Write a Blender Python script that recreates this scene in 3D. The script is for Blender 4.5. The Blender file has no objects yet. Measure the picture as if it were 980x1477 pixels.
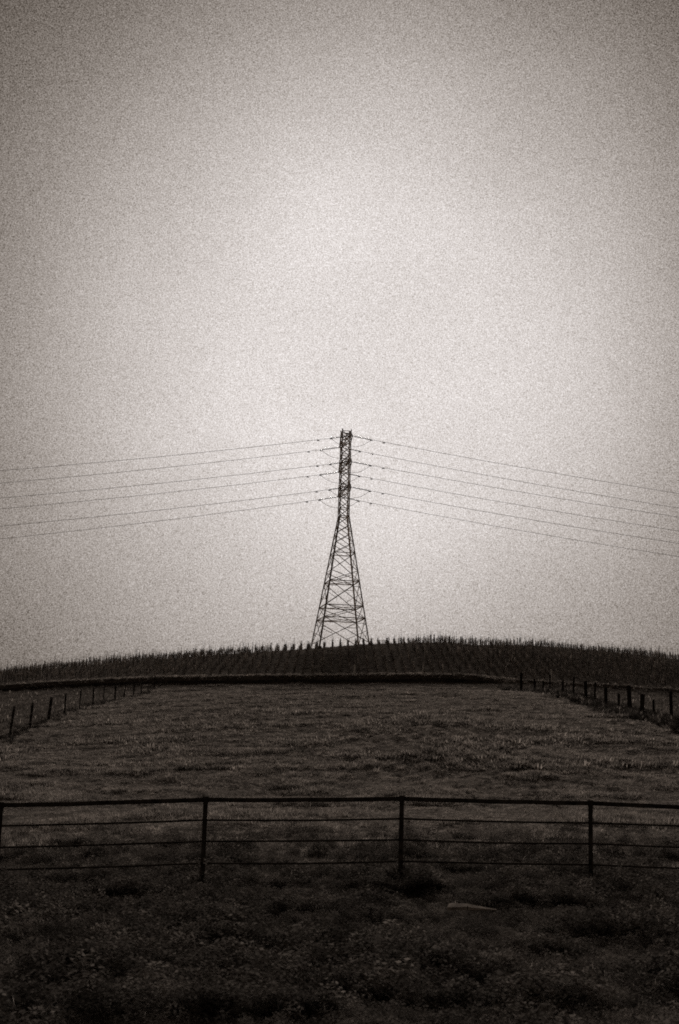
import bpy, bmesh, math, random
import numpy as np
from mathutils import Vector, Matrix

scene = bpy.context.scene
col = scene.collection
rng = np.random.default_rng(7)
random.seed(7)
R = math.radians

# ------------------------------------------------------------------ camera
W, H = 980.0, 1477.0            # the photograph's pixels
FPX = 2051.0                    # 50 mm lens on the long side of a 36 mm frame
PITCH, ROLL = R(10.8), R(1.7)
EYE = Vector((0, 0, 1.7))
cam_d = bpy.data.cameras.new('camera')
cam = bpy.data.objects.new('camera', cam_d)
col.objects.link(cam)
cam_d.sensor_fit = 'VERTICAL'
cam_d.sensor_height = 36.0
cam_d.sensor_width = 24.0
cam_d.lens = FPX * 36.0 / H
cam_d.clip_start = 0.1
cam_d.clip_end = 12000
M_CAM = Matrix.Rotation(math.pi / 2 + PITCH, 4, 'X') @ Matrix.Rotation(ROLL, 4, 'Z')
cam.matrix_world = Matrix.Translation(EYE) @ M_CAM
cam_d.dof.use_dof = True
cam_d.dof.focus_distance = 45.0
cam_d.dof.aperture_fstop = 4.0
scene.camera = cam
M3 = M_CAM.to_3x3()


def P(px, py, depth):
    """point seen at photo pixel (px, py), at the given depth along world Y"""
    d = M3 @ Vector(((px - W / 2) / FPX, -(py - H / 2) / FPX, -1.0))
    return EYE + d * (depth / d.y)


# ------------------------------------------------------------------ sky + sun
SUN_EL, SUN_AZ = R(17.3), R(0.9)        # veiled sun behind the tower, azimuth clockwise from +Y
SUN_DIR = Vector((math.sin(SUN_AZ) * math.cos(SUN_EL), math.cos(SUN_AZ) * math.cos(SUN_EL), math.sin(SUN_EL)))
world = bpy.data.worlds.new('World')
scene.world = world
world.use_nodes = True
wn, wl = world.node_tree.nodes, world.node_tree.links
wn.clear()


def wnode(t, **kw):
    n = wn.new(t)
    for k, v in kw.items():
        setattr(n, k, v)
    return n


def wmath(op, a, b=None, clamp=False):
    n = wnode('ShaderNodeMath', operation=op, use_clamp=clamp)
    for i, v in enumerate((a, b)):
        if v is None:
            continue
        if isinstance(v, (int, float)):
            n.inputs[i].default_value = v
        else:
            wl.new(v, n.inputs[i])
    return n.outputs[0]


sky = wnode('ShaderNodeTexSky', sky_type='NISHITA')
sky.sun_disc = False
sky.sun_elevation = SUN_EL
sky.sun_rotation = SUN_AZ
sky.air_density = 1.0
sky.dust_density = 8.0
sky.ozone_density = 1.0
bw = wnode('ShaderNodeRGBToBW')
wl.new(sky.outputs[0], bw.inputs[0])
tc = wnode('ShaderNodeTexCoord')
dot = wnode('ShaderNodeVectorMath', operation='DOT_PRODUCT')
wl.new(tc.outputs['Generated'], dot.inputs[0])
dot.inputs[1].default_value = SUN_DIR
ang2 = wmath('MULTIPLY', wmath('SUBTRACT', 1.0, dot.outputs['Value']), 2.0)      # ~ angle squared
halo = wmath('POWER', math.e, wmath('MULTIPLY', wmath('POWER', wmath('MULTIPLY', ang2, 1.0 / R(13.4) ** 2), 1.5), -1.0))      # the sun's glow through the overcast
sep = wnode('ShaderNodeSeparateXYZ')
wl.new(tc.outputs['Generated'], sep.inputs[0])
# fine speckle put into the sky colour to imitate film grain
nz = wnode('ShaderNodeTexNoise')
nz.inputs['Scale'].default_value = 1550.0
nz.inputs['Detail'].default_value = 1.0
wl.new(tc.outputs['Generated'], nz.inputs['Vector'])
nz2 = wnode('ShaderNodeTexNoise')
nz2.inputs['Scale'].default_value = 7.0
nz2.inputs['Detail'].default_value = 3.0
wl.new(tc.outputs['Generated'], nz2.inputs['Vector'])
base = wmath('MULTIPLY', wmath('POWER', bw.outputs[0], 0.6), SKY_K := 0.19)
low = wmath('POWER', math.e, wmath('MULTIPLY', wmath('ABSOLUTE', sep.outputs[2]), -1.0 / math.sin(R(7.0))))    # brighter mist along the horizon
glow = wmath('ADD', wmath('ADD', base, wmath('MULTIPLY', halo, HALO_K := 4.9)), wmath('MULTIPLY', low, LOW_K := 1.3))
glow = wmath('MULTIPLY', glow, wmath('ADD', wmath('MULTIPLY', nz2.outputs[0], 0.34), 0.83))
mott = wmath('MULTIPLY', wmath('SUBTRACT', nz.outputs[0], 0.5), GRAIN_K := 4.7)
val = wmath('MAXIMUM', wmath('ADD', glow, wmath('MULTIPLY', mott, wmath('SQRT', glow))), 0.2)
v01 = wmath('MULTIPLY', val, 0.1)      # as the picture shows it at exposure 1
comb = wnode('ShaderNodeCombineColor')
# the toned print: darker greys are warmer
for i, g in enumerate((1.0, 1.06, 1.135)):
    wl.new(wmath('MULTIPLY', wmath('POWER', v01, g), (5.0, 4.74, 4.67)[i]), comb.inputs[i])
bg = wnode('ShaderNodeBackground')
bg.inputs['Strength'].default_value = 0.1
wl.new(comb.outputs[0], bg.inputs['Color'])
wout = wnode('ShaderNodeOutputWorld')
wl.new(bg.outputs[0], wout.inputs['Surface'])

sun_d = bpy.data.lights.new('sun', 'SUN')
sun_d.energy = 2.6
sun_d.angle = R(14)
sun_d.color = (1.0, 0.93, 0.86)
sun = bpy.data.objects.new('sun', sun_d)
col.objects.link(sun)
sun.rotation_euler = SUN_DIR.to_track_quat('Z', 'Y').to_euler()
sun.location = (0, 0, 80)

scene.view_settings.view_transform = 'Standard'
scene.view_settings.look = 'None'
scene.view_settings.exposure = 1.0
scene.view_settings.gamma = 1.0
scene.view_settings.use_curve_mapping = False
scene.cycles.use_denoising = False
scene.cycles.filter_width = 1.8
scene.cycles.max_bounces = 4
scene.cycles.diffuse_bounces = 2
scene.cycles.transparent_max_bounces = 4

# ------------------------------------------------------------------ helpers


def tag(o, label=None, cat=None, group=None, kind=None):
    if label:
        o['label'] = label
    if cat:
        o['category'] = cat
    if group:
        o['group'] = group
    if kind:
        o['kind'] = kind
    return o


def link(name, me, parent=None, mat=None):
    o = bpy.data.objects.new(name, me)
    col.objects.link(o)
    if parent:
        o.parent = parent
    if mat and me is not None:
        me.materials.append(mat)
    return o


def empty(name, loc, rz=0.0):
    o = bpy.data.objects.new(name, None)
    col.objects.link(o)
    o.location = loc
    o.rotation_euler.z = rz
    o.empty_display_size = 0.2
    return o


def mesh(name, v, f, smooth=False):
    me = bpy.data.meshes.new(name)
    me.from_pydata([tuple(p) for p in v], [], f)
    if smooth:
        me.polygons.foreach_set('use_smooth', [True] * len(me.polygons))
    me.update()
    return me


class MB:
    def __init__(self):
        self.v, self.f = [], []

    def prism(self, a, b, prof, up=Vector((0, 0, 1)), s1=1.0):
        """extrude a closed 2-D outline from a to b"""
        a, b = Vector(a), Vector(b)
        d = (b - a).normalized()
        x = d.cross(up)
        if x.length < 1e-3:
            x = d.cross(Vector((1, 0, 0)))
        x.normalize()
        y = x.cross(d)
        n, k = len(prof), len(self.v)
        for c, s in ((a, 1.0), (b, s1)):
            for (p, q) in prof:
                self.v.append(c + x * (p * s) + y * (q * s))
        for i in range(n):
            j = (i + 1) % n
            self.f.append((k + i, k + j, k + n + j, k + n + i))
        self.f.append(tuple(range(k + n - 1, k - 1, -1)))
        self.f.append(tuple(range(k + n, k + 2 * n)))
        return self

    def tube(self, pts, r, n=8, r1=None):
        pts = [Vector(p) for p in pts]
        k, m = len(self.v), len(pts)
        for i, p in enumerate(pts):
            d = (pts[min(i + 1, m - 1)] - pts[max(i - 1, 0)]).normalized()
            x = d.cross(Vector((0, 0, 1)))
            if x.length < 1e-3:
                x = Vector((1, 0, 0))
            x.normalize()
            y = x.cross(d)
            rr = r if r1 is None else r + (r1 - r) * i / (m - 1)
            for j in range(n):
                t = 2 * math.pi * j / n
                self.v.append(p + (x * math.cos(t) + y * math.sin(t)) * rr)
        for i in range(m - 1):
            for j in range(n):
                a, b = k + i * n + j, k + i * n + (j + 1) % n
                self.f.append((a, b, b + n, a + n))
        self.f.append(tuple(range(k + n - 1, k - 1, -1)))
        self.f.append(tuple(range(k + (m - 1) * n, k + m * n)))
        return self

    def quad(self, c, u, w):
        k = len(self.v)
        c, u, w = Vector(c), Vector(u), Vector(w)
        self.v += [c - u * 0.5, c + w * 0.5, c + u * 0.5, c - w * 0.5]
        self.f.append((k, k + 1, k + 2, k + 3))

    def build(self, name, mat, parent=None, smooth=False):
        return link(name, mesh(name, self.v, self.f, smooth), parent, mat)


def ngon(r, n=6, ph=0.0):
    return [(r * math.cos(ph + 2 * math.pi * i / n), r * math.sin(ph + 2 * math.pi * i / n)) for i in range(n)]


def angle_iron(w, t):
    return [(-w / 2, -w / 2), (w / 2, -w / 2), (w / 2, -w / 2 + t), (-w / 2 + t, -w / 2 + t), (-w / 2 + t, w / 2), (-w / 2, w / 2)]


_lat = {}


def vnoise(x, y, scale, seed):
    """smooth value noise in 0..1, arrays allowed"""
    if seed not in _lat:
        _lat[seed] = np.random.default_rng(seed).random((256, 256))
    L = _lat[seed]
    u, v = np.asarray(x, float) / scale + 1000.37, np.asarray(y, float) / scale + 1000.71
    i, j = np.floor(u).astype(int), np.floor(v).astype(int)
    fu, fv = u - i, v - j
    fu, fv = fu * fu * (3 - 2 * fu), fv * fv * (3 - 2 * fv)
    i0, i1, j0, j1 = i % 256, (i + 1) % 256, j % 256, (j + 1) % 256
    return (L[i0, j0] * (1 - fu) + L[i1, j0] * fu) * (1 - fv) + (L[i0, j1] * (1 - fu) + L[i1, j1] * fu) * fv


def sstep(e0, e1, x):
    t = np.clip((np.asarray(x, float) - e0) / (e1 - e0), 0, 1)
    return t * t * (3 - 2 * t)


# ------------------------------------------------------------------ materials
def material(name, c0, c1, scale, rough=0.9, detail=4.0, ramp=(0.35, 0.65), coords='Object', bump=0.0, random_var=0.0, spec=0.0, transl=0.0):
    m = bpy.data.materials.new(name)
    m.use_nodes = True
    nt = m.node_tree
    b = nt.nodes['Principled BSDF']
    b.inputs['Roughness'].default_value = rough
    b.inputs['Specular IOR Level'].default_value = spec
    t = nt.nodes.new('ShaderNodeTexCoord')
    n = nt.nodes.new('ShaderNodeTexNoise')
    n.inputs['Scale'].default_value = scale
    n.inputs['Detail'].default_value = detail
    r = nt.nodes.new('ShaderNodeValToRGB')
    r.color_ramp.elements[0].position, r.color_ramp.elements[1].position = ramp
    r.color_ramp.elements[0].color = (*c0, 1)
    r.color_ramp.elements[1].color = (*c1, 1)
    if coords == 'World':
        t = nt.nodes.new('ShaderNodeNewGeometry')
        coords = 'Position'
    nt.links.new(t.outputs[coords], n.inputs['Vector'])
    nt.links.new(n.outputs[0], r.inputs[0])
    out = r.outputs[0]
    if random_var:
        oi = nt.nodes.new('ShaderNodeObjectInfo')
        mr = nt.nodes.new('ShaderNodeMapRange')
        mr.inputs['To Min'].default_value = 1 - random_var
        mr.inputs['To Max'].default_value = 1 + random_var
        nt.links.new(oi.outputs['Random'], mr.inputs['Value'])
        hv = nt.nodes.new('ShaderNodeHueSaturation')
        nt.links.new(mr.outputs[0], hv.inputs['Value'])
        nt.links.new(out, hv.inputs['Color'])
        out = hv.outputs[0]
    nt.links.new(out, b.inputs['Base Color'])
    if bump:
        bp = nt.nodes.new('ShaderNodeBump')
        bp.inputs['Strength'].default_value = bump
        nt.links.new(n.outputs[0], bp.inputs['Height'])
        nt.links.new(bp.outputs[0], b.inputs['Normal'])
    if transl:
        tb = nt.nodes.new('ShaderNodeBsdfTranslucent')
        mx = nt.nodes.new('ShaderNodeMixShader')
        mx.inputs[0].default_value = transl
        nt.links.new(out, tb.inputs['Color'])
        nt.links.new(b.outputs[0], mx.inputs[1])
        nt.links.new(tb.outputs[0], mx.inputs[2])
        nt.links.new(mx.outputs[0], nt.nodes['Material Output'].inputs['Surface'])
    return m


def tone(v):            # a warm grey of the toned print, v = its red value
    return (v, v * 0.865, v * 0.765)


MAT = dict(
    soil=material('soil_and_stubble', tone(0.06), tone(0.15), 0.9, detail=8, ramp=(0.36, 0.62), bump=0.5),
    bank=material('bank_earth', tone(0.06), tone(0.12), 1.6, detail=6, bump=0.6),
    grass=material('meadow_grass', tone(0.11), tone(0.24), 1.1, detail=7, ramp=(0.38, 0.62), coords='World', random_var=0.6, transl=0.3),
    tussock=material('tussock_grass', tone(0.07), tone(0.15), 0.6, detail=5, coords='World', random_var=0.3, transl=0.2),
    verge=material('verge_grass', tone(0.05), tone(0.135), 2.2, detail=7, ramp=(0.36, 0.64), coords='World', random_var=0.5, transl=0.25),
    weed=material('rough_weeds', tone(0.035), tone(0.09), 0.8, detail=5, coords='World', random_var=0.4, transl=0.15),
    straw=material('dry_straw_grass', tone(0.20), tone(0.34), 0.5, coords='World', random_var=0.5, transl=0.3),
    vine=material('vine_leaves', tone(0.09), tone(0.22), 0.8, coords='World', random_var=0.6, transl=0.25),
    stake=material('grey_stake_wood', tone(0.2), tone(0.5), 5.0, random_var=0.6),
    post=material('weathered_post_wood', tone(0.02), tone(0.05), 6.0, bump=0.4, random_var=0.3),
    pipe=material('rusty_dark_pipe', tone(0.03), tone(0.085), 9.0, rough=0.8, bump=0.15, spec=0.0),
    wire=material('fence_wire_steel', tone(0.05), tone(0.09), 20.0, rough=0.8),
    steel=material('weathered_tower_steel', tone(0.38), tone(0.55), 1.2, rough=0.7, random_var=0.2, spec=0.1),
    cable=material('conductor_cable', tone(0.25), tone(0.35), 2.0, rough=0.7),
    disc=material('insulator_glaze', tone(0.03), tone(0.06), 8.0, rough=0.4, spec=0.3),
    pale=material('pale_painted_wood', (0.72, 0.69, 0.66), (0.82, 0.80, 0.77), 6.0),
    board=material('bleached_board', tone(0.18), tone(0.4), 9.0, bump=0.3),
)

# ------------------------------------------------------------------ terrain
BANK_D = 186.0
ctrl = []


def c(px, py, d):
    p = P(px, py, d)
    ctrl.append((p.x, p.y, p.z))


for x in (-60, -20, 0, 20, 60):
    for y in (-40, 0, 10):
        ctrl.append((x, y, 0.0 if abs(x) < 50 else -0.4))
for px, py in ((-300, 1300), (3, 1285), (297, 1278), (580, 1277), (852, 1282), (1120, 1292)):
    c(px, py, 24.0)
for px, py in ((17, 1060), (490, 1040), (969, 1046)):
    c(px, py, 80.0)
c(94, 1034, 100); c(490, 1019, 100); c(890, 1026, 100)
c(165, 1012, 135); c(490, 999, 135); c(830, 1003, 135)
for px, py in ((-250, 1013), (0, 998), (100, 992), (200, 988), (300, 986), (490, 984.5), (740, 986), (860, 992), (980, 1000), (1200, 1016)):
    c(px, py, BANK_D)
BANK_H = 0.72
# crest of the hill (the step of the bank is added afterwards)
for px, py, d in ((-300, 998, 226), (0, 974, 226), (160, 957.5, 228), (250, 950.5, 230), (340, 944, 232), (430, 938.5, 233), (490, 933, 234), (545, 929.5, 235),
                  (650, 927.5, 236), (750, 931, 235), (850, 938, 234), (980, 952, 232), (1250, 980, 230)):
    p = P(px, py, d)
    ctrl.append((p.x, p.y, p.z - BANK_H * (0.3 if p.x > 23 else 1)))
    ctrl.append((p.x * 1.1, p.y + 22, p.z - BANK_H * (0.3 if p.x > 23 else 1) - 0.6))
    ctrl.append((p.x * 1.4, p.y + 110, p.z - BANK_H - 12))
    ctrl.append((p.x * 1.8, p.y + 240, p.z - BANK_H - 22))
for x in (-280, 280):
    ctrl.append((x, 0, -3)); ctrl.append((x, 100, 0)); ctrl.append((x, 200, 5)); ctrl.append((x, 330, 1))
C = np.array(ctrl)


def bankf(x):
    return 1 - 0.7 * sstep(17, 23, x)


def tps_fit(C, lam=0.5):
    X, z = C[:, :2] / 100.0, C[:, 2]
    n = len(X)
    d2 = ((X[:, None] - X[None]) ** 2).sum(-1)
    K = 0.5 * d2 * np.log(d2 + 1e-12) + np.eye(n) * lam * 1e-4
    Pm = np.hstack([np.ones((n, 1)), X])
    A = np.block([[K, Pm], [Pm.T, np.zeros((3, 3))]])
    s = np.linalg.solve(A, np.concatenate([z, np.zeros(3)]))
    return X, s


TX, TS = tps_fit(C)


def ground_z(x, y, micro=True):
    x, y = np.asarray(x, float), np.asarray(y, float)
    sh = np.broadcast(x, y).shape
    x, y = np.broadcast_to(x, sh).ravel(), np.broadcast_to(y, sh).ravel()
    out = np.empty(len(x))
    for k in range(0, len(x), 40000):
        q = np.stack([x[k:k + 40000], y[k:k + 40000]], 1) / 100.0
        d2 = ((q[:, None] - TX[None]) ** 2).sum(-1)
        out[k:k + 40000] = (0.5 * d2 * np.log(d2 + 1e-12)) @ TS[:-3] + TS[-3] + q @ TS[-2:]
    r = np.sqrt(x ** 2 + (y - 150) ** 2)
    far = sstep(300, 520, r)
    out = out * (1 - far) + (-6.0) * far
    out += BANK_H * bankf(x) * sstep(BANK_D + 0.4, BANK_D + 1.6, y) * (1 - far)
    if micro:
        f = sstep(12, 30, y) * (1 - sstep(180, 184, y))
        out += f * (0.16 * (vnoise(x, y, 11.0, 1) - 0.5) + 0.10 * (vnoise(x, y * 0.8, 3.2, 2) - 0.5) + 0.11 * (vnoise(x, y, 1.1, 3) - 0.5))
        fur = np.exp(-((x - 4.5) / 5.0) ** 2 - ((y - 66) / 16.0) ** 2)
        out += 0.08 * fur * np.sin(2 * np.pi * (x + 0.12 * (y - 66)) / 1.15)
        out += (1 - sstep(20, 30, y)) * (0.06 * (vnoise(x, y, 1.7, 4) - 0.5) + 0.13 * (vnoise(x, y, 0.75, 5) - 0.5))
    return out.reshape(sh)


def gz(x, y):
    return float(ground_z(np.array([x]), np.array([y]))[0])


def axis(parts):
    a = []
    for lo, hi, st in parts:
        a += list(np.arange(lo, hi, st))
    return np.array(a + [parts[-1][1]])


gx = axis([(-4000, -400, 600), (-400, -100, 20), (-100, -40, 3), (-40, -10, 0.5), (-10, 10, 0.25), (10, 40, 0.5), (40, 100, 3), (100, 400, 20), (400, 4000, 600)])
gy = axis([(-4000, -400, 600), (-400, -40, 20), (-40, 6, 2), (6, 40, 0.25), (40, 184, 0.6), (184, 190, 0.3), (190, 262, 1.5), (262, 400, 8), (400, 800, 50), (800, 5000, 600)])
GX, GY = np.meshgrid(gx, gy)
GZ = ground_z(GX, GY)
nx, ny = len(gx), len(gy)
gv = np.stack([GX.ravel(), GY.ravel(), GZ.ravel()], 1)
ii, jj = np.meshgrid(np.arange(nx - 1), np.arange(ny - 1))
k0 = (jj * nx + ii).ravel()
gf = np.stack([k0, k0 + 1, k0 + nx + 1, k0 + nx], 1)


def np_mesh(name, v, f, smooth=True):
    me = bpy.data.meshes.new(name)
    me.vertices.add(len(v))
    me.vertices.foreach_set('co', np.ascontiguousarray(v, np.float32).ravel())
    n = f.shape[1]
    me.loops.add(f.size)
    me.loops.foreach_set('vertex_index', np.ascontiguousarray(f, np.int32).ravel())
    me.polygons.add(len(f))
    me.polygons.foreach_set('loop_start', np.arange(0, f.size, n, dtype=np.int32))
    me.polygons.foreach_set('use_smooth', np.full(len(f), smooth))
    me.update(calc_edges=True)
    return me


ground = link('ground', np_mesh('ground', gv, gf), mat=MAT['soil'])
tag(ground, kind='structure')

# the earth bank below the vineyard
bxs = np.arange(-110, 110.1, 1.0)
prof = [(-0.9, -0.35), (-0.25, 0.02), (0.05, 0.45), (0.3, 0.86), (0.7, 1.00), (1.6, 0.86), (2.6, 0.96), (3.6, 1.05)]
n_p = len(prof)
bv, bf = [], []
for i, x in enumerate(bxs):
    zf = gz(x, BANK_D - 1.0)
    zb = gz(x, BANK_D + 3.0)
    for k, (dy, dz) in enumerate(prof):
        w = 0.22 * (vnoise(x, k * 7.0, 2.3, 9) - 0.5)
        zz = zf + dz * 0.66 * float(bankf(x)) if k < 5 else max(gz(x, BANK_D + dy), zf + 0.66 * float(bankf(x))) + 0.04 + (dy - 1.6) * 0.02 * (1 if k < n_p - 1 else -14)
        bv.append((x, BANK_D + dy + w * 2, zz + w))
n = len(prof)
for i in range(len(bxs) - 1):
    for k in range(n - 1):
        a = i * n + k
        bf.append((a, a + n, a + n + 1, a + 1))
bank = link('bank', mesh('bank', bv, bf, True), mat=MAT['bank'])
tag(bank, kind='structure')

# ------------------------------------------------------------------ transmission tower
TD = 232.0
tb = P(490.5, 931.0, TD)
top = P(499.0, 622.0, TD)
TOWER_BASE = Vector((tb.x, TD, tb.z))
H_T = top.z - tb.z
A_T = R(11.4)


def hz(py):
    """height on the tower axis of photo row py"""
    f = (931.0 - py) / (931.0 - 622.0)
    return P(490.5 + 8.5 * f, py, TD).z - tb.z


H_W = hz(745)                   # waist
W_B, W_M, W_TOP = 8.1, 1.6, 1.5


def half(z):
    if z < H_W:
        return 0.5 * (W_B + (W_M - W_B) * z / H_W)
    return 0.5 * (W_M + (W_TOP - W_M) * (z - H_W) / (H_T - H_W))


tower = empty('transmission_tower', TOWER_BASE, A_T)
tag(tower, 'tall steel lattice tower standing on the hill crest among the vines', 'tower')
CORN = [(-1, -1), (1, -1), (1, 1), (-1, 1)]


def corner(k, z):
    sx, sy = CORN[k % 4]
    h = half(z)
    return Vector((sx * h, sy * h, z))


def member(name, a, b, w, parent=tower, up=Vector((0, 0, 1))):
    return MB().prism(a, b, angle_iron(w, w * 0.22), up).build(name, MAT['steel'], parent)


for k in range(4):
    sx, sy = CORN[k]
    m = MB()
    zb = gz(*(TOWER_BASE + Matrix.Rotation(A_T, 3, 'Z') @ corner(k, 0)).xy) - TOWER_BASE.z
    lo = corner(k, 0) + (corner(k, 0) - corner(k, H_W)) / H_W * (0.5 - min(zb, 0))
    w0 = angle_iron(0.21, 0.055)
    m.prism(lo, corner(k, H_W), w0, up=Vector((sx, sy, 0)))
    m.prism(corner(k, H_W - 0.05), corner(k, H_T), angle_iron(0.15, 0.04), up=Vector((sx, sy, 0)))
    m.prism(corner(k, H_T - 0.02), corner(k, H_T) + Vector((sx * 0.05, sy * 0.05, 0.22)), angle_iron(0.16, 0.05), up=Vector((sx, sy, 0)))
    m.build('leg', MAT['steel'], tower)
    # concrete footing
    p = corner(k, 0)
    MB().prism((p.x * 1.02, p.y * 1.02, zb - 0.6), (p.x * 1.02, p.y * 1.02, zb + 0.35), ngon(0.42, 8), s1=0.8).build('footing', MAT['stake'], tower)

rows_body = [931, 893.5, 875.5, 840, 825, 799, 783.5, 769.5, 757, 745]
zs_body = [0.3] + [hz(p) for p in rows_body[1:]]
zs_mast = list(np.linspace(H_W, H_T - 0.1, 12))
horiz_rows = {893.5, 875.5, 840, 799, 745}
for i, (z0, z1) in enumerate(zip(zs_body[:-1], zs_body[1:])):
    for k in range(4):
        a0, b0, a1, b1 = corner(k, z0), corner(k + 1, z0), corner(k, z1), corner(k + 1, z1)
        w = 0.105 if i < 5 else 0.095
        inn = Vector((-(a0.x + b0.x), -(a0.y + b0.y), 0)).normalized() * 0.06
        member('diagonal_brace', a0, b1, w)
        member('diagonal_brace', b0 + inn, a1 + inn, w)
        if rows_body[i + 1] in horiz_rows:
            member('horizontal_strut', a1, b1, 0.14)
        if i in (0, 2):         # redundant bracing in the tall panels
            ctr = (a0 + b0 + a1 + b1) / 4
            for (q0, q1) in ((a0, a1), (b0, b1)):
                mid = q0.lerp(q1, 0.5)
                diag = q0.lerp(ctr, 0.55)
                member('redundant_brace', mid, diag, 0.08)
                member('redundant_brace', q0.lerp(q1, 0.78), q1.lerp(ctr, 0.45), 0.08)
    if i in (0, 1, 2):          # plan bracing
        member('plan_brace', corner(0, z1), corner(2, z1), 0.09)
        member('plan_brace', corner(1, z1) - Vector((0, 0, 0.1)), corner(3, z1) - Vector((0, 0, 0.1)), 0.09)
for i, (z0, z1) in enumerate(zip(zs_mast[:-1], zs_mast[1:])):
    for k in range(4):
        a0, b0, a1, b1 = corner(k, z0), corner(k + 1, z0), corner(k, z1), corner(k + 1, z1)
        inn = Vector((-(a0.x + b0.x), -(a0.y + b0.y), 0)).normalized() * 0.05
        member('diagonal_brace', a0, b1, 0.105)
        member('diagonal_brace', b0 + inn, a1 + inn, 0.085)
        if i in (0, 3, 6, 7, 10):
            member('horizontal_strut', a1, b1, 0.10)

ARM_L = 4.3
ARM_ROWS = (637.0, 673.5, 709.5)
arm_tip = {}
for lv, py in enumerate(ARM_ROWS):
    z = hz(py)
    for s in (-1, 1):           # -1: the end that faces the field
        arm = empty('crossarm', (0, 0, 0))
        arm.parent = tower
        tip = Vector((0, s * ARM_L, z))
        arm_tip[lv, s] = tip
        h0, ht = half(z), 1.35
        zt = min(z + ht, H_T)
        for sx in (-1, 1):
            member('lower_chord', (sx * h0, s * h0, z), tip + Vector((sx * 0.22, 0, 0)), 0.14, arm)
            member('upper_chord', (sx * half(zt), s * half(zt), zt), tip + Vector((sx * 0.2, 0, 0.12)), 0.12, arm)
        for t0, t1 in ((0.0, 0.28), (0.28, 0.54), (0.54, 0.78)):
            for sx in (-1, 1):
                lo0 = Vector((sx * h0, s * h0, z)).lerp(tip, t0)
                up1 = Vector((sx * half(zt), s * half(zt), zt)).lerp(tip, t1)
                member('lacing', lo0, up1, 0.085, arm)
            la = Vector((-h0, s * h0, z)).lerp(tip, t0)
            lb = Vector((h0, s * h0, z)).lerp(tip, t1)
            member('lacing', la, lb, 0.085, arm)
            ua = Vector((half(zt), s * half(zt), zt)).lerp(tip, t0)
            ub = Vector((-half(zt), s * half(zt), zt)).lerp(tip, t1)
            member('lacing', ua, ub, 0.085, arm)
        MB().prism(tip + Vector((-0.34, 0, 0)), tip + Vector((0.34, 0, 0)), angle_iron(0.2, 0.05)).build('end_plate', MAT['steel'], arm)

# ------------------------------------------------------------------ power lines
TM = Matrix.Translation(TOWER_BASE) @ Matrix.Rotation(A_T, 4, 'Z')
# where each line leaves the frame in the photograph: rows at x = 0 and x = 980
rows_edge = {(0, -1): (679, 712), (0, 1): (697, 733), (1, -1): (718.5, 746), (1, 1): (734, 766), (2, -1): (759, 784), (2, 1): (777.5, 803)}
LV = ('top', 'middle', 'bottom')
disc_prof = [(0.0, 0.05), (0.03, 0.15), (0.07, 0.16), (0.11, 0.05)]
for (lv, s), (yl, yr) in rows_edge.items():
    tip = TM @ arm_tip[lv, s]
    line = empty('power_line', tip)
    tag(line, f"sagging power line on insulators at the {LV[lv]} crossarm's {'field-facing' if s < 0 else 'rearward'} end of the tower", 'power line', 'power lines strung from the lattice tower')
    ends = {}
    for side, px, py in ((-1, 0, yl), (1, 980, yr)):
        e = P(px, py, tip.y) - tip              # a point of the wire in the same vertical plane
        L, D = abs(e.x), e.z
        kq = 0.00038
        sl = (D - kq * L * L) / L

        def pt(t, side=side, sl=sl, kq=kq):
            return Vector((side * t, 0, sl * t + kq * t * t))
        cond = MB().tube([pt(t) for t in np.concatenate([[3.4], np.arange(6, 40, 5), np.arange(40, 330, 14)])], 0.033, 5)
        cond.build('conductor', MAT['cable'], line)
        ins = MB()
        ins.tube([pt(0.25), pt(3.45)], 0.035, 6)
        for q in range(17):
            t = 0.55 + q * 0.165
            a, b, d2 = pt(t), pt(t + 0.05), pt(t + 0.10)
            ins.tube([a, b], 0.06, 8, 0.15)
            ins.tube([b, d2], 0.15, 8, 0.05)
        for t in (3.3, 5.4):                    # clamp and vibration damper
            a = pt(t)
            ins.prism(a + Vector((-0.22, 0, -0.14)), a + Vector((0.22, 0, -0.14)), ngon(0.075, 6))
            ins.prism(a + Vector((0, 0, -0.14)), a, ngon(0.05, 6))
        ins.build('insulator_string', MAT['disc'], line)
        ends[side] = pt(3.3)
    a, b = ends[-1], ends[1]
    jp = [a.lerp(b, t) + Vector((0, 0, -1.35 * (1 - abs(2 * t - 1) ** 2.4))) for t in np.linspace(0, 1, 17)]
    MB().tube(jp, 0.03, 5).build('jumper_loop', MAT['cable'], line)

# ------------------------------------------------------------------ pipe fence in the foreground
fence = empty('pipe_fence', P(490, 1276, 24.0))
tag(fence, 'dark welded pipe fence with one thick top rail and thin rods across the grass', 'fence')
F0 = fence.location.copy()
fp = [(-590, 1186, 22.9), (-292, 1172, 23.2), (2, 1161.5, 23.5), (297, 1153.5, 23.8), (580, 1152, 24.1), (852, 1158.5, 24.5), (1122, 1168, 24.9), (1390, 1182, 25.3)]
tops = [P(*q) for q in fp]
rod_off = (0.325, 0.665, 1.01, 1.33)
for i, t in enumerate(tops):
    zb = gz(t.x, t.y)
    m = MB().tube([Vector((t.x - 0.006 * random.uniform(-1, 1), t.y, zb - 0.5)) - F0, t - F0 + Vector((0, 0, 0.045))], 0.039, 12)
    m.tube([t - F0 + Vector((0, 0, -0.05)), t - F0 + Vector((0, 0, 0.05))], 0.047, 12)
    m.build('post', MAT['pipe'], fence, True)
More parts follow.
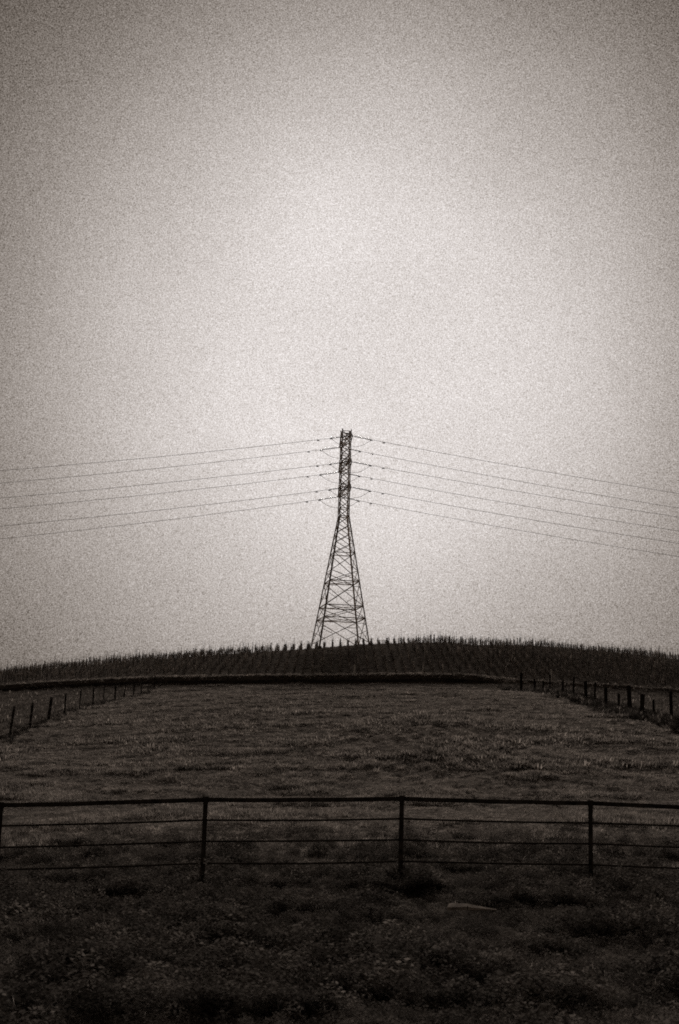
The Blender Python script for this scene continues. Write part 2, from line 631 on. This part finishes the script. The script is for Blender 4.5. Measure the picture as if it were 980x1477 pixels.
for i in range(len(tops) - 1):
    a, b = tops[i], tops[i + 1]
    pts = [a.lerp(b, t) - F0 + Vector((0, 0, -0.02 * math.sin(math.pi * t) * random.uniform(0.2, 1.0))) for t in np.linspace(0, 1, 7)]
    MB().tube(pts, 0.036, 12).build('top_rail', MAT['pipe'], fence, True)
    for k, o in enumerate(rod_off):
        sg = random.uniform(0.0, 0.022)
        pts = [a.lerp(b, t) - F0 + Vector((0, -0.03, -o - sg * math.sin(math.pi * t))) for t in np.linspace(0, 1, 7)]
        MB().tube(pts, 0.016, 8).build('rod', MAT['pipe'], fence, True)

# ------------------------------------------------------------------ side fences


def post_mesh(h, r, seed):
    rr = random.Random(seed)
    bm_v, bm_f = [], []
    n, rings = 8, [(-0.4, 1.05), (0.0, 1.05), (h * 0.5, 0.97), (h * 0.97, 0.93), (h, 0.75)]
    for z, s in rings:
        for j in range(n):
            t = 2 * math.pi * j / n
            q = r * s * rr.uniform(0.88, 1.1)
            bm_v.append((q * math.cos(t), q * math.sin(t), z + (rr.uniform(-0.02, 0.02) if z > 0.1 else 0)))
    for i in range(len(rings) - 1):
        for j in range(n):
            a, b = i * n + j, i * n + (j + 1) % n
            bm_f.append((a, b, b + n, a + n))
    bm_f.append(tuple(range((len(rings) - 1) * n, len(rings) * n)))
    return mesh('post', bm_v, bm_f)


def side_fence(label, spots, r, wires, lean, wire_r=0.011):
    x0, y0, _ = spots[0]
    root = empty('post_and_wire_fence', (x0, y0, gz(x0, y0)))
    tag(root, label, 'fence', 'wooden post fences along the sides of the field')
    tp = []
    for i, (x, y, h) in enumerate(spots):
        z = float(ground_z(np.array([x]), np.array([y]), False)[0]) - 0.03
        o = link('post', post_mesh(h, r * random.uniform(0.65, 1.35), i), root, MAT['post'])
        o.location = Vector((x, y, z)) - root.location
        o.rotation_euler = (random.uniform(-0.03, 0.03), lean + random.uniform(-0.05, 0.05), random.uniform(0, 6))
        o.rotation_euler.z = 0
        tp.append((Vector((x, y, z)) - root.location + Vector((math.sin(o.rotation_euler.y) * h * 0.9, 0, 0)), h))
    for i in range(len(tp) - 1):
        (a, ha), (b, hb) = tp[i], tp[i + 1]
        for f in wires:
            p, q = a + Vector((r, 0, ha * f)), b + Vector((r, 0, hb * f))
            pts = [p.lerp(q, t) + Vector((0, 0, -0.05 * math.sin(math.pi * t))) for t in np.linspace(0, 1, 5)]
            MB().tube(pts, wire_r, 5).build('wire', MAT['wire'], root)


# ground spot under a pixel column at a chosen depth
def at_col(px, d):
    return P(px, 1020, d).x


left_px = [(-52, 64), (-15, 71), (17, 78), (45, 86), (71, 94), (94, 102), (115, 110), (134, 118), (149, 126), (165, 134), (178, 143), (192, 153), (202, 163), (212, 172), (221, 181)]
side_fence('slender leaning wooden posts and wire at the field edge, on the lower ground', [(at_col(px, d), d, 1.62 + random.uniform(-0.08, 0.08)) for px, d in left_px], 0.075, (0.96, 0.62, 0.3), 0.045)
right_px = [(1085, 62, 1.6), (1050, 66, 1.2), (1018, 70.5, 1.75), (993, 75, 1.3), (969, 79, 1.95), (944, 84, 1.3), (926, 88, 1.5), (909, 92, 1.95), (893, 97, 1.3), (874, 102.5, 1.6), (858, 108, 1.85), (846, 113, 1.75),
            (827, 121, 1.9), (812, 128, 1.4), (793, 138, 1.95), (783, 143.5, 1.4), (772, 149.5, 1.7), (752, 163, 2.5)]
side_fence('stout dark wooden posts and wire rising from weeds at the field edge', [(at_col(px, d), d, h) for px, d, h in right_px], 0.115, (0.93, 0.66, 0.4), -0.01)

# ------------------------------------------------------------------ marker stakes, board
for px, py, h, r, lab in ((511.5, 976, 1.15, 0.12, 'short pale marker stake on the bank top below the tower'),
                          (610, 976, 1.15, 0.08, 'short thin pale stake on the bank, below a tall pale cane'),
                          (795, 980, 1.4, 0.09, 'pale stake on the bank behind the stout fence posts')):
    x = P(px, py, BANK_D + 1.4).x
    z = gz(x, BANK_D + 3.0)
    m = MB()
    m.prism((0, 0, -0.3), (0.01, 0, h - 0.12), [(-r, -r * 0.6), (r, -r * 0.6), (r, r * 0.6), (-r, r * 0.6)], up=Vector((0, 1, 0)))
    m.prism((0.01, 0, h - 0.12), (0.015, 0, h), [(-r, -r * 0.6), (r, -r * 0.6), (r, r * 0.6), (-r, r * 0.6)], up=Vector((0, 1, 0)), s1=0.35)
    o = m.build('marker_stake', MAT['pale'])
    o.location = (x, BANK_D + 1.4, z + 0.05)
    o.rotation_euler.y = random.uniform(-0.05, 0.05)
    tag(o, lab, 'stake', 'pale stakes on the bank')
xc = P(612.5, 960, 205).x
o = MB().tube([(0, 0, -0.3), (0.02, 0, 1.6), (0.05, 0, 3.0)], 0.05, 6, 0.03).build('cane', MAT['pale'])
o.location = (xc, 205, gz(xc, 205))
tag(o, 'tall thin pale cane standing among the vines', 'cane')

bp = P(672, 1308, 18.4)
m = MB()
m.prism((-0.22, 0.02, 0.02), (0.02, 0.0, 0.05), [(-0.10, -0.02), (0.08, -0.02), (0.07, 0.02), (-0.085, 0.02)], s1=0.85)
m.prism((0.02, 0.0, 0.05), (0.38, 0.05, 0.03), [(-0.08, -0.017), (0.066, -0.017), (0.058, 0.017), (-0.07, 0.017)], s1=0.2)
o = m.build('broken_board', MAT['board'])
o.location = (bp.x, bp.y, gz(bp.x, bp.y) + 0.17)
o.rotation_euler = (R(14), R(3), R(-6))
tag(o, 'splintered bleached board lying in the rough weeds before the pipe fence', 'board')

# ------------------------------------------------------------------ vines
VINES = []
for vi in range(5):
    rr = random.Random(40 + vi)
    m = MB()
    m.tube([(0, 0, -0.15), (rr.uniform(-.04, .04), rr.uniform(-.04, .04), 0.3), (rr.uniform(-.06, .06), rr.uniform(-.06, .06), 0.45)], 0.045, 5, 0.03)
    hh = rr.uniform(0.8, 1.08)
    for sidx in range(7):
        a = rr.uniform(0, 6.28)
        q = Vector((math.cos(a), math.sin(a), 0)) * rr.uniform(0.05, 0.17)
        m.tube([(0, 0, 0.35), q * 0.8 + Vector((0, 0, 0.65)), q * 0.7 + Vector((0, 0, hh * rr.uniform(0.8, 1.05)))], 0.014, 3, 0.007)
    for li in range(34):
        z = 0.2 + (hh - 0.2) * rr.random() ** 0.8
        rad = 0.16 * (1.12 - 0.72 * (z / hh) ** 1.5) * rr.random() ** 0.5
        a = rr.uniform(0, 6.28)
        u = Vector((rr.uniform(-1, 1), rr.uniform(-1, 1), rr.uniform(-0.8, 0.4))).normalized() * rr.uniform(0.08, 0.15)
        w = u.cross(Vector((rr.uniform(-1, 1), rr.uniform(-1, 1), rr.uniform(-1, 1)))).normalized() * rr.uniform(0.06, 0.12)
        m.quad((rad * math.cos(a), rad * math.sin(a), z), u, w)
    me = mesh('grape_vine', m.v, m.f)
    me.materials.append(MAT['vine'])
    VINES.append(me)
stake_me = mesh('stake', *(lambda q: (q.v, q.f))(MB().prism((0.06, 0.03, -0.2), (0.06, 0.03, 1.25), ngon(0.018, 5))))
stake_me.materials.append(MAT['stake'])

# planting: rows run up the slope; on the right and far left shoulders rows run across it
ROW = 1.24
front, crest, rest = [], [], []
CREST_D = 234.0
xs_rows = np.arange(-66, 66, ROW) + P(428, 930, CREST_D).x % ROW
for xr in xs_rows:
    pxr = xr / CREST_D * FPX + 490
    n_along = 0
    d0 = BANK_D + 4.5
    y = d0
    conv = 1.0
    col_pts = []
    while y < CREST_D + 6:
        col_pts.append((xr + random.uniform(-.06, .06), y + random.uniform(-.1, .1)))
        y += 1.25
    for k, p in enumerate(col_pts):
        if random.random() < 0.10 and k > 2:
            continue
        in_view = abs(p[0]) < 0.245 * p[1]
        lastk = p[1] > CREST_D - 1.5
        if in_view and k < 3:
            front.append(p + (k,))
        elif in_view and CREST_D - 1.3 <= p[1] < CREST_D and 330 < pxr < 560:
            crest.append(p)
        elif p[1] > CREST_D + 0.3:
            continue
        else:
            rest.append(p)
# transverse rows over the shoulders
for d in (235.6, 237.4):
    for x in np.arange(-66, 66, 0.85):
        pxr = x / d * FPX + 490
        if 325 < pxr < 552:
            continue
        rest.append((x + random.uniform(-.1, .1), d + random.uniform(-.15, .15)))
front = front[:250]


def vine_thing(p, label, group, hs):
    o = bpy.data.objects.new('grape_vine', random.choice(VINES))
    col.objects.link(o)
    o.location = (p[0], p[1], gz(*p))
    o.scale = (random.uniform(0.85, 1.2),) * 2 + (hs * random.uniform(0.85, 1.15),)
    o.rotation_euler = (random.uniform(-.05, .05), random.uniform(-.05, .05), random.uniform(0, 6.28))
    tag(o, label, 'vine', group)
    st = bpy.data.objects.new('stake', stake_me)
    col.objects.link(st)
    st.parent = o
    return o


for p in front:
    vine_thing(p[:2], ('staked grape vine at the lowest end of its row, just above the bank', 'second staked grape vine up its row from the bank', 'third staked grape vine up its row from the bank')[p[2]],
               ('first', 'second', 'third')[p[2]] + ' vines of the rows above the bank', 1.0)
for p in crest:
    vine_thing(p, 'staked grape vine on the hill crest around the feet of the tower', 'vines on the crest around the tower', 1.0)
px_s = P(165, 950, 229.0).x
o = vine_thing((px_s, 229.0), 'one taller dark bush rising above the vines on the lower shoulder of the crest', None, 1.75)
o['category'] = 'bush'


# ------------------------------------------------------------------ stuff scattered by geometry nodes
def scatter(name, pts, scales, rots, variants, label, cat, idx=None):
    """points carry a scale and a turn; each gets one of the variant meshes"""
    me = bpy.data.meshes.new(name)
    me.vertices.add(len(pts))
    me.vertices.foreach_set('co', np.ascontiguousarray(pts, np.float32).ravel())
    a = me.attributes.new('s', 'FLOAT_VECTOR', 'POINT')
    a.data.foreach_set('vector', np.ascontiguousarray(scales, np.float32).ravel())
    b = me.attributes.new('r', 'FLOAT_VECTOR', 'POINT')
    b.data.foreach_set('vector', np.ascontiguousarray(rots, np.float32).ravel())
    kk = me.attributes.new('k', 'INT', 'POINT')
    kk.data.foreach_set('value', np.ascontiguousarray(rng.integers(0, len(variants), len(pts)) if idx is None else idx, np.int32))
    o = link(name, me)
    cc = bpy.data.collections.new(name + '_kinds')
    for k, vm in enumerate(variants):
        cc.objects.link(bpy.data.objects.new(f'{name}_kind_{k:02d}', vm))
    ng = bpy.data.node_groups.new(name, 'GeometryNodeTree')
    ng.interface.new_socket('Geometry', in_out='INPUT', socket_type='NodeSocketGeometry')
    ng.interface.new_socket('Geometry', in_out='OUTPUT', socket_type='NodeSocketGeometry')
    N, Lk = ng.nodes, ng.links
    gi, go = N.new('NodeGroupInput'), N.new('NodeGroupOutput')
    ci = N.new('GeometryNodeCollectionInfo')
    ci.inputs['Collection'].default_value = cc
    ci.inputs['Separate Children'].default_value = True
    ci.inputs['Reset Children'].default_value = True
    ip = N.new('GeometryNodeInstanceOnPoints')
    ip.inputs['Pick Instance'].default_value = True
    ka = N.new('GeometryNodeInputNamedAttribute'); ka.data_type = 'INT'; ka.inputs['Name'].default_value = 'k'
    sa = N.new('GeometryNodeInputNamedAttribute'); sa.data_type = 'FLOAT_VECTOR'; sa.inputs['Name'].default_value = 's'
    ra = N.new('GeometryNodeInputNamedAttribute'); ra.data_type = 'FLOAT_VECTOR'; ra.inputs['Name'].default_value = 'r'
    e2r = N.new('FunctionNodeEulerToRotation')
    Lk.new(gi.outputs[0], ip.inputs['Points'])
    Lk.new(ci.outputs[0], ip.inputs['Instance'])
    Lk.new([q for q in ka.outputs if q.name == 'Attribute' and q.enabled][0], ip.inputs['Instance Index'])
    Lk.new(sa.outputs['Attribute'], ip.inputs['Scale'])
    Lk.new(ra.outputs['Attribute'], e2r.inputs[0])
    Lk.new(e2r.outputs[0], ip.inputs['Rotation'])
    Lk.new(ip.outputs[0], go.inputs[0])
    md = o.modifiers.new('scatter', 'NODES')
    md.node_group = ng
    tag(o, label, cat, kind='stuff')
    return o


def tuft(seed, blades, h, spread, width, bend, mat, dryness=0.10):
    rr = random.Random(seed)
    v, f = [], []
    for _ in range(blades):
        a = rr.uniform(0, 6.283)
        d = Vector((math.cos(a), math.sin(a), 0))
        sd = Vector((-d.y, d.x, 0))
        b = d * spread * rr.random() ** 0.7 + Vector((rr.uniform(-.3, .3), rr.uniform(-.3, .3), 0)) * spread
        hh, bn, w = h * rr.uniform(0.45, 1.0), bend * rr.uniform(0.2, 1.0), width * rr.uniform(0.7, 1.3)
        k = len(v)
        for t, ww in ((0.0, 1.0), (0.4, 0.95), (0.75, 0.6)):
            p = b + d * bn * t * t * hh + Vector((0, 0, hh * t * (1 - 0.35 * bn * t)))
            v += [p - sd * w * ww / 2, p + sd * w * ww / 2]
        v.append(b + d * bn * hh + Vector((0, 0, hh * (1 - 0.35 * bn))))
        f += [(k, k + 1, k + 3, k + 2), (k + 2, k + 3, k + 5, k + 4), (k + 4, k + 5, k + 6)]
    me = mesh('tuft', v, f)
    me.materials.append(mat)
    me.materials.append(MAT['straw'])
    dry = [1 if rr.random() < dryness else 0 for _ in range(blades)]
    me.polygons.foreach_set('material_index', np.repeat(np.array(dry, np.int32), 3))
    return me


def leafy(seed, leaves, h, spread, size, mat):
    rr = random.Random(seed)
    m = MB()
    for _ in range(leaves):
        a, q = rr.uniform(0, 6.283), rr.random() ** 0.5
        z = h * (1 - 0.75 * q * q) * rr.uniform(0.45, 1.0)
        n = Vector((rr.uniform(-.7, .7), rr.uniform(-.7, .7), 1)).normalized()
        u = n.orthogonal().normalized()
        u = Matrix.Rotation(rr.uniform(0, 6.28), 3, n) @ u
        s = size * rr.uniform(0.6, 1.3)
        m.quad((spread * q * math.cos(a), spread * q * math.sin(a), z), u * s, n.cross(u) * s * 0.6)
    me = mesh('leafy', m.v, m.f)
    me.materials.append(mat)
    return me


def rand_pts(n, x0, x1, y0, y1):
    return rng.uniform(x0, x1, n), rng.uniform(y0, y1, n)


def rots(n, tilt=0.12):
    return np.stack([rng.normal(0, tilt, n), rng.normal(0, tilt, n), rng.uniform(0, 6.283, n)], 1)


def put(x, y, dz=-0.02):
    return np.stack([x, y, ground_z(x, y) + dz], 1)


def in_field(x, y):
    """inside the two side fences"""
    t = (y - 64) / (181 - 64)
    xl = -17.5 + t * (-24 + 17.5)
    xr = 18.3 + t * (21 - 18.3)
    return (x > xl) & (x < xr)


# rough verge in front of and just behind the pipe fence
fg = [tuft(100 + k, 60, 0.17, 0.13, 0.007, 1.3, MAT['verge'], 0.05) for k in range(4)] + [leafy(120 + k, 150, 0.19 + 0.015 * k, 0.18, 0.033 + 0.004 * (k % 3), MAT['verge']) for k in range(8)]
x, y = rand_pts(62000, -11, 11, 7.5, 38)
keep = (np.abs(x) < 0.27 * y + 1.0) & (rng.random(len(x)) < 0.6 + 0.4 * sstep(0.3, 0.6, vnoise(x, y, 0.8, 21))) & (rng.random(len(x)) < 1 - sstep(20, 38, y))
x, y = x[keep], y[keep]
s = (0.5 + 0.7 * sstep(0.25, 0.8, vnoise(x, y, 0.9, 22))) * rng.uniform(0.75, 1.25, len(x))
fx = np.repeat([t.x for t in tops], 26) + rng.normal(0, 0.2, 26 * len(tops))
fy = np.repeat([t.y for t in tops], 26) + rng.normal(-0.12, 0.14, 26 * len(tops))
x, y, s = np.concatenate([x, fx]), np.concatenate([y, fy]), np.concatenate([s, rng.uniform(0.8, 1.9, len(fx))])
scatter('rough_weeds', put(x, y), np.stack([s, s, s * rng.uniform(0.7, 1.2, len(x))], 1), rots(len(x)), fg, 'dark rough weeds and clover in front of the pipe fence', 'weeds')

# the meadow, near part and far part
nearv = [tuft(200 + k, 20, 0.13, 0.11, 0.009, 1.0, MAT['grass']) for k in range(5)]
x, y = rand_pts(190000, -20, 20, 15, 64)
keep = (np.abs(x) < 0.27 * y + 1.5) & (rng.random(len(x)) < sstep(23, 38, y)) & (rng.random(len(x)) < 0.7 + 0.3 * sstep(0.3, 0.6, vnoise(x, y, 1.2, 31)))
x, y = x[keep], y[keep]
s = (0.55 + 0.9 * sstep(0.45, 0.8, vnoise(x, y, 2.0, 32))) * rng.uniform(0.7, 1.3, len(x))
farv = [tuft(220 + k, 16, 0.20, 0.20, 0.024, 0.9, MAT['grass']) for k in range(5)]
x2, y2 = rand_pts(210000, -30, 30, 55, 186)
keep = in_field(x2, y2) & (np.abs(x2) < 0.27 * y2 + 2) & (rng.random(len(x2)) < 0.6 + 0.4 * sstep(0.3, 0.65, vnoise(x2, y2, 2.4, 33)))
x2, y2 = x2[keep], y2[keep]
s2 = (0.5 + 0.8 * sstep(0.4, 0.8, vnoise(x2, y2, 3.5, 34))) * rng.uniform(0.7, 1.3, len(x2))
scatter('meadow_grass', np.vstack([put(x, y), put(x2, y2)]), np.concatenate([np.repeat(s[:, None], 3, 1), np.repeat(s2[:, None], 3, 1) * np.array([1.3, 1.3, 0.9])]),
        rots(len(x) + len(x2)), nearv + farv, 'short grazed grass with clumps covering the sloping field', 'grass',
        idx=np.concatenate([rng.integers(0, 5, len(x)), rng.integers(5, 10, len(x2))]))

# tussocks
tus = [tuft(260 + k, 60, 0.26, 0.17, 0.014, 0.95, MAT['tussock']) for k in range(4)] + [leafy(270 + k, 90, 0.22, 0.24, 0.06, MAT['weed']) for k in range(3)] + [tuft(274 + k, 60, 0.25, 0.17, 0.014, 0.95, MAT['grass'], 0.3) for k in range(3)]
x, y = rand_pts(16000, -26, 26, 26, 178)
keep = in_field(x, y) & (np.abs(x) < 0.27 * y + 2) & (rng.random(len(x)) < sstep(0.35, 0.75, vnoise(x, y, 4.0, 41)))
x, y = x[keep], y[keep]
s = rng.uniform(0.35, 1.15, len(x)) * (0.7 + 0.6 * vnoise(x, y, 6.0, 42))
scatter('tussock_grass', put(x, y), np.stack([s * 1.3, s, s * 0.8], 1), rots(len(x)), tus, 'darker tussocks scattered over the field', 'grass')

# dark weeds along both side fences
wv = [tuft(280 + k, 40, 0.75, 0.18, 0.03, 0.5, MAT['weed']) for k in range(3)] + [leafy(290 + k, 60, 0.6, 0.35, 0.14, MAT['weed']) for k in range(3)]
d = rng.uniform(56, 176, 2600)
t = np.interp(d, [q[1] for q in right_px], [at_col(q[0], q[1]) for q in right_px])
x = t + rng.normal(0.2, 0.55, len(d))
d2 = rng.uniform(60, 182, 500)
t2 = np.interp(d2, [q[1] for q in left_px], [at_col(*q) for q in left_px])
x2 = t2 + rng.normal(0, 0.4, len(d2))
s = np.concatenate([rng.uniform(0.45, 1.15, len(d)), rng.uniform(0.25, 0.6, len(d2))])
scatter('fence_weeds', np.vstack([put(x, d), put(x2, d2)]), np.repeat(s[:, None], 3, 1), rots(len(s)), wv, 'tall dark weeds growing along the side fences', 'weeds')

# rough pasture outside the fences
x, y = rand_pts(26000, -52, 52, 50, 186)
keep = ~in_field(x, y) & (np.abs(x) < 0.27 * y + 2)
x, y = x[keep], y[keep]
s = rng.uniform(0.6, 1.5, len(x))
scatter('pasture_grass', put(x, y), np.stack([s * 1.3, s * 1.3, s], 1), rots(len(x)), [tuft(300 + k, 16, 0.3, 0.22, 0.028, 0.8, MAT['tussock']) for k in range(4)], 'dark rough grass beyond the side fences', 'grass')

# grass on the bank: dark on its face, straw on its top
x = rng.uniform(-60, 60, 5200)
yy = BANK_D + rng.uniform(0.6, 3.4, len(x))
k = rng.random(len(x)) < (0.25 + 0.75 * sstep(0.3, 0.6, vnoise(x, yy, 3.0, 51))) * (1 - 0.75 * sstep(19, 25, x)) * (1 - 0.4 * sstep(22, 30, -x))
x, yy = x[k], yy[k]
zb = np.maximum(ground_z(x, yy), ground_z(x, np.full_like(x, BANK_D - 1.0)) + 0.66 * bankf(x)) + 0.02
s = rng.uniform(0.35, 1.1, len(x))
scatter('bank_top_grass', np.stack([x, yy, zb], 1), np.repeat(s[:, None], 3, 1), rots(len(x)), [tuft(320 + k, 18, 0.32, 0.2, 0.03, 1.0, MAT['straw']) for k in range(4)], 'pale dry grass along the top of the bank', 'grass')
x = rng.uniform(-60, 60, 6000)
f = rng.uniform(0, 1, len(x))
zf = ground_z(x, np.full_like(x, BANK_D - 1.0))
s = rng.uniform(0.4, 1.0, len(x)) * (0.6 + 1.1 * vnoise(x, x * 0, 1.6, 61) ** 2)
scatter('bank_face_weeds', np.stack([x, BANK_D - 0.25 + 0.5 * f, zf + 0.55 * f * bankf(x)], 1), np.repeat(s[:, None], 3, 1), rots(len(x), 0.25), [tuft(340 + k, 18, 0.28, 0.14, 0.028, 0.9, MAT['tussock']) for k in range(3)], 'dark weeds on the front of the bank', 'weeds')

# the rest of the vineyard, and the weeds between its rows
rp = np.array(rest)
s = rng.uniform(0.7, 1.15, len(rp)) * (0.8 + 0.4 * vnoise(rp[:, 0], rp[:, 1], 7.0, 71))
vine_rest = []
for k, me in enumerate(VINES):
    v = [tuple(q.co) for q in me.vertices]
    f = [tuple(p.vertices) for p in me.polygons]
    b = len(v)
    hs = (0.85, 1.0, 1.12, 1.25, 1.4)[k]
    for q in stake_me.vertices:
        v.append((q.co.x, q.co.y, q.co.z * hs))
    for p in stake_me.polygons:
        f.append(tuple(b + i for i in p.vertices))
    mm = mesh('vine_kind', v, f)
    mm.materials.append(MAT['vine'])
    mm.materials.append(MAT['stake'])
    npo = len(stake_me.polygons)
    mi = np.zeros(len(mm.polygons), np.int32)
    mi[-npo:] = 1
    mm.polygons.foreach_set('material_index', mi)
    vine_rest.append(mm)
scatter('vineyard', put(rp[:, 0], rp[:, 1], 0.0), np.stack([s, s, s * rng.uniform(0.75, 1.2, len(rp))], 1), rots(len(rp), 0.07), vine_rest, 'dense mass of staked vines covering the upper hill', 'vineyard')
x, y = rand_pts(15000, -66, 66, BANK_D + 3, CREST_D + 5)
s = rng.uniform(0.4, 1.0, len(x))
scatter('vineyard_ground_cover', put(x, y), np.repeat(s[:, None], 3, 1), rots(len(x)), [tuft(360 + k, 14, 0.26, 0.24, 0.035, 0.9, MAT['tussock']) for k in range(3)], 'dark low weeds between the vine rows', 'weeds')
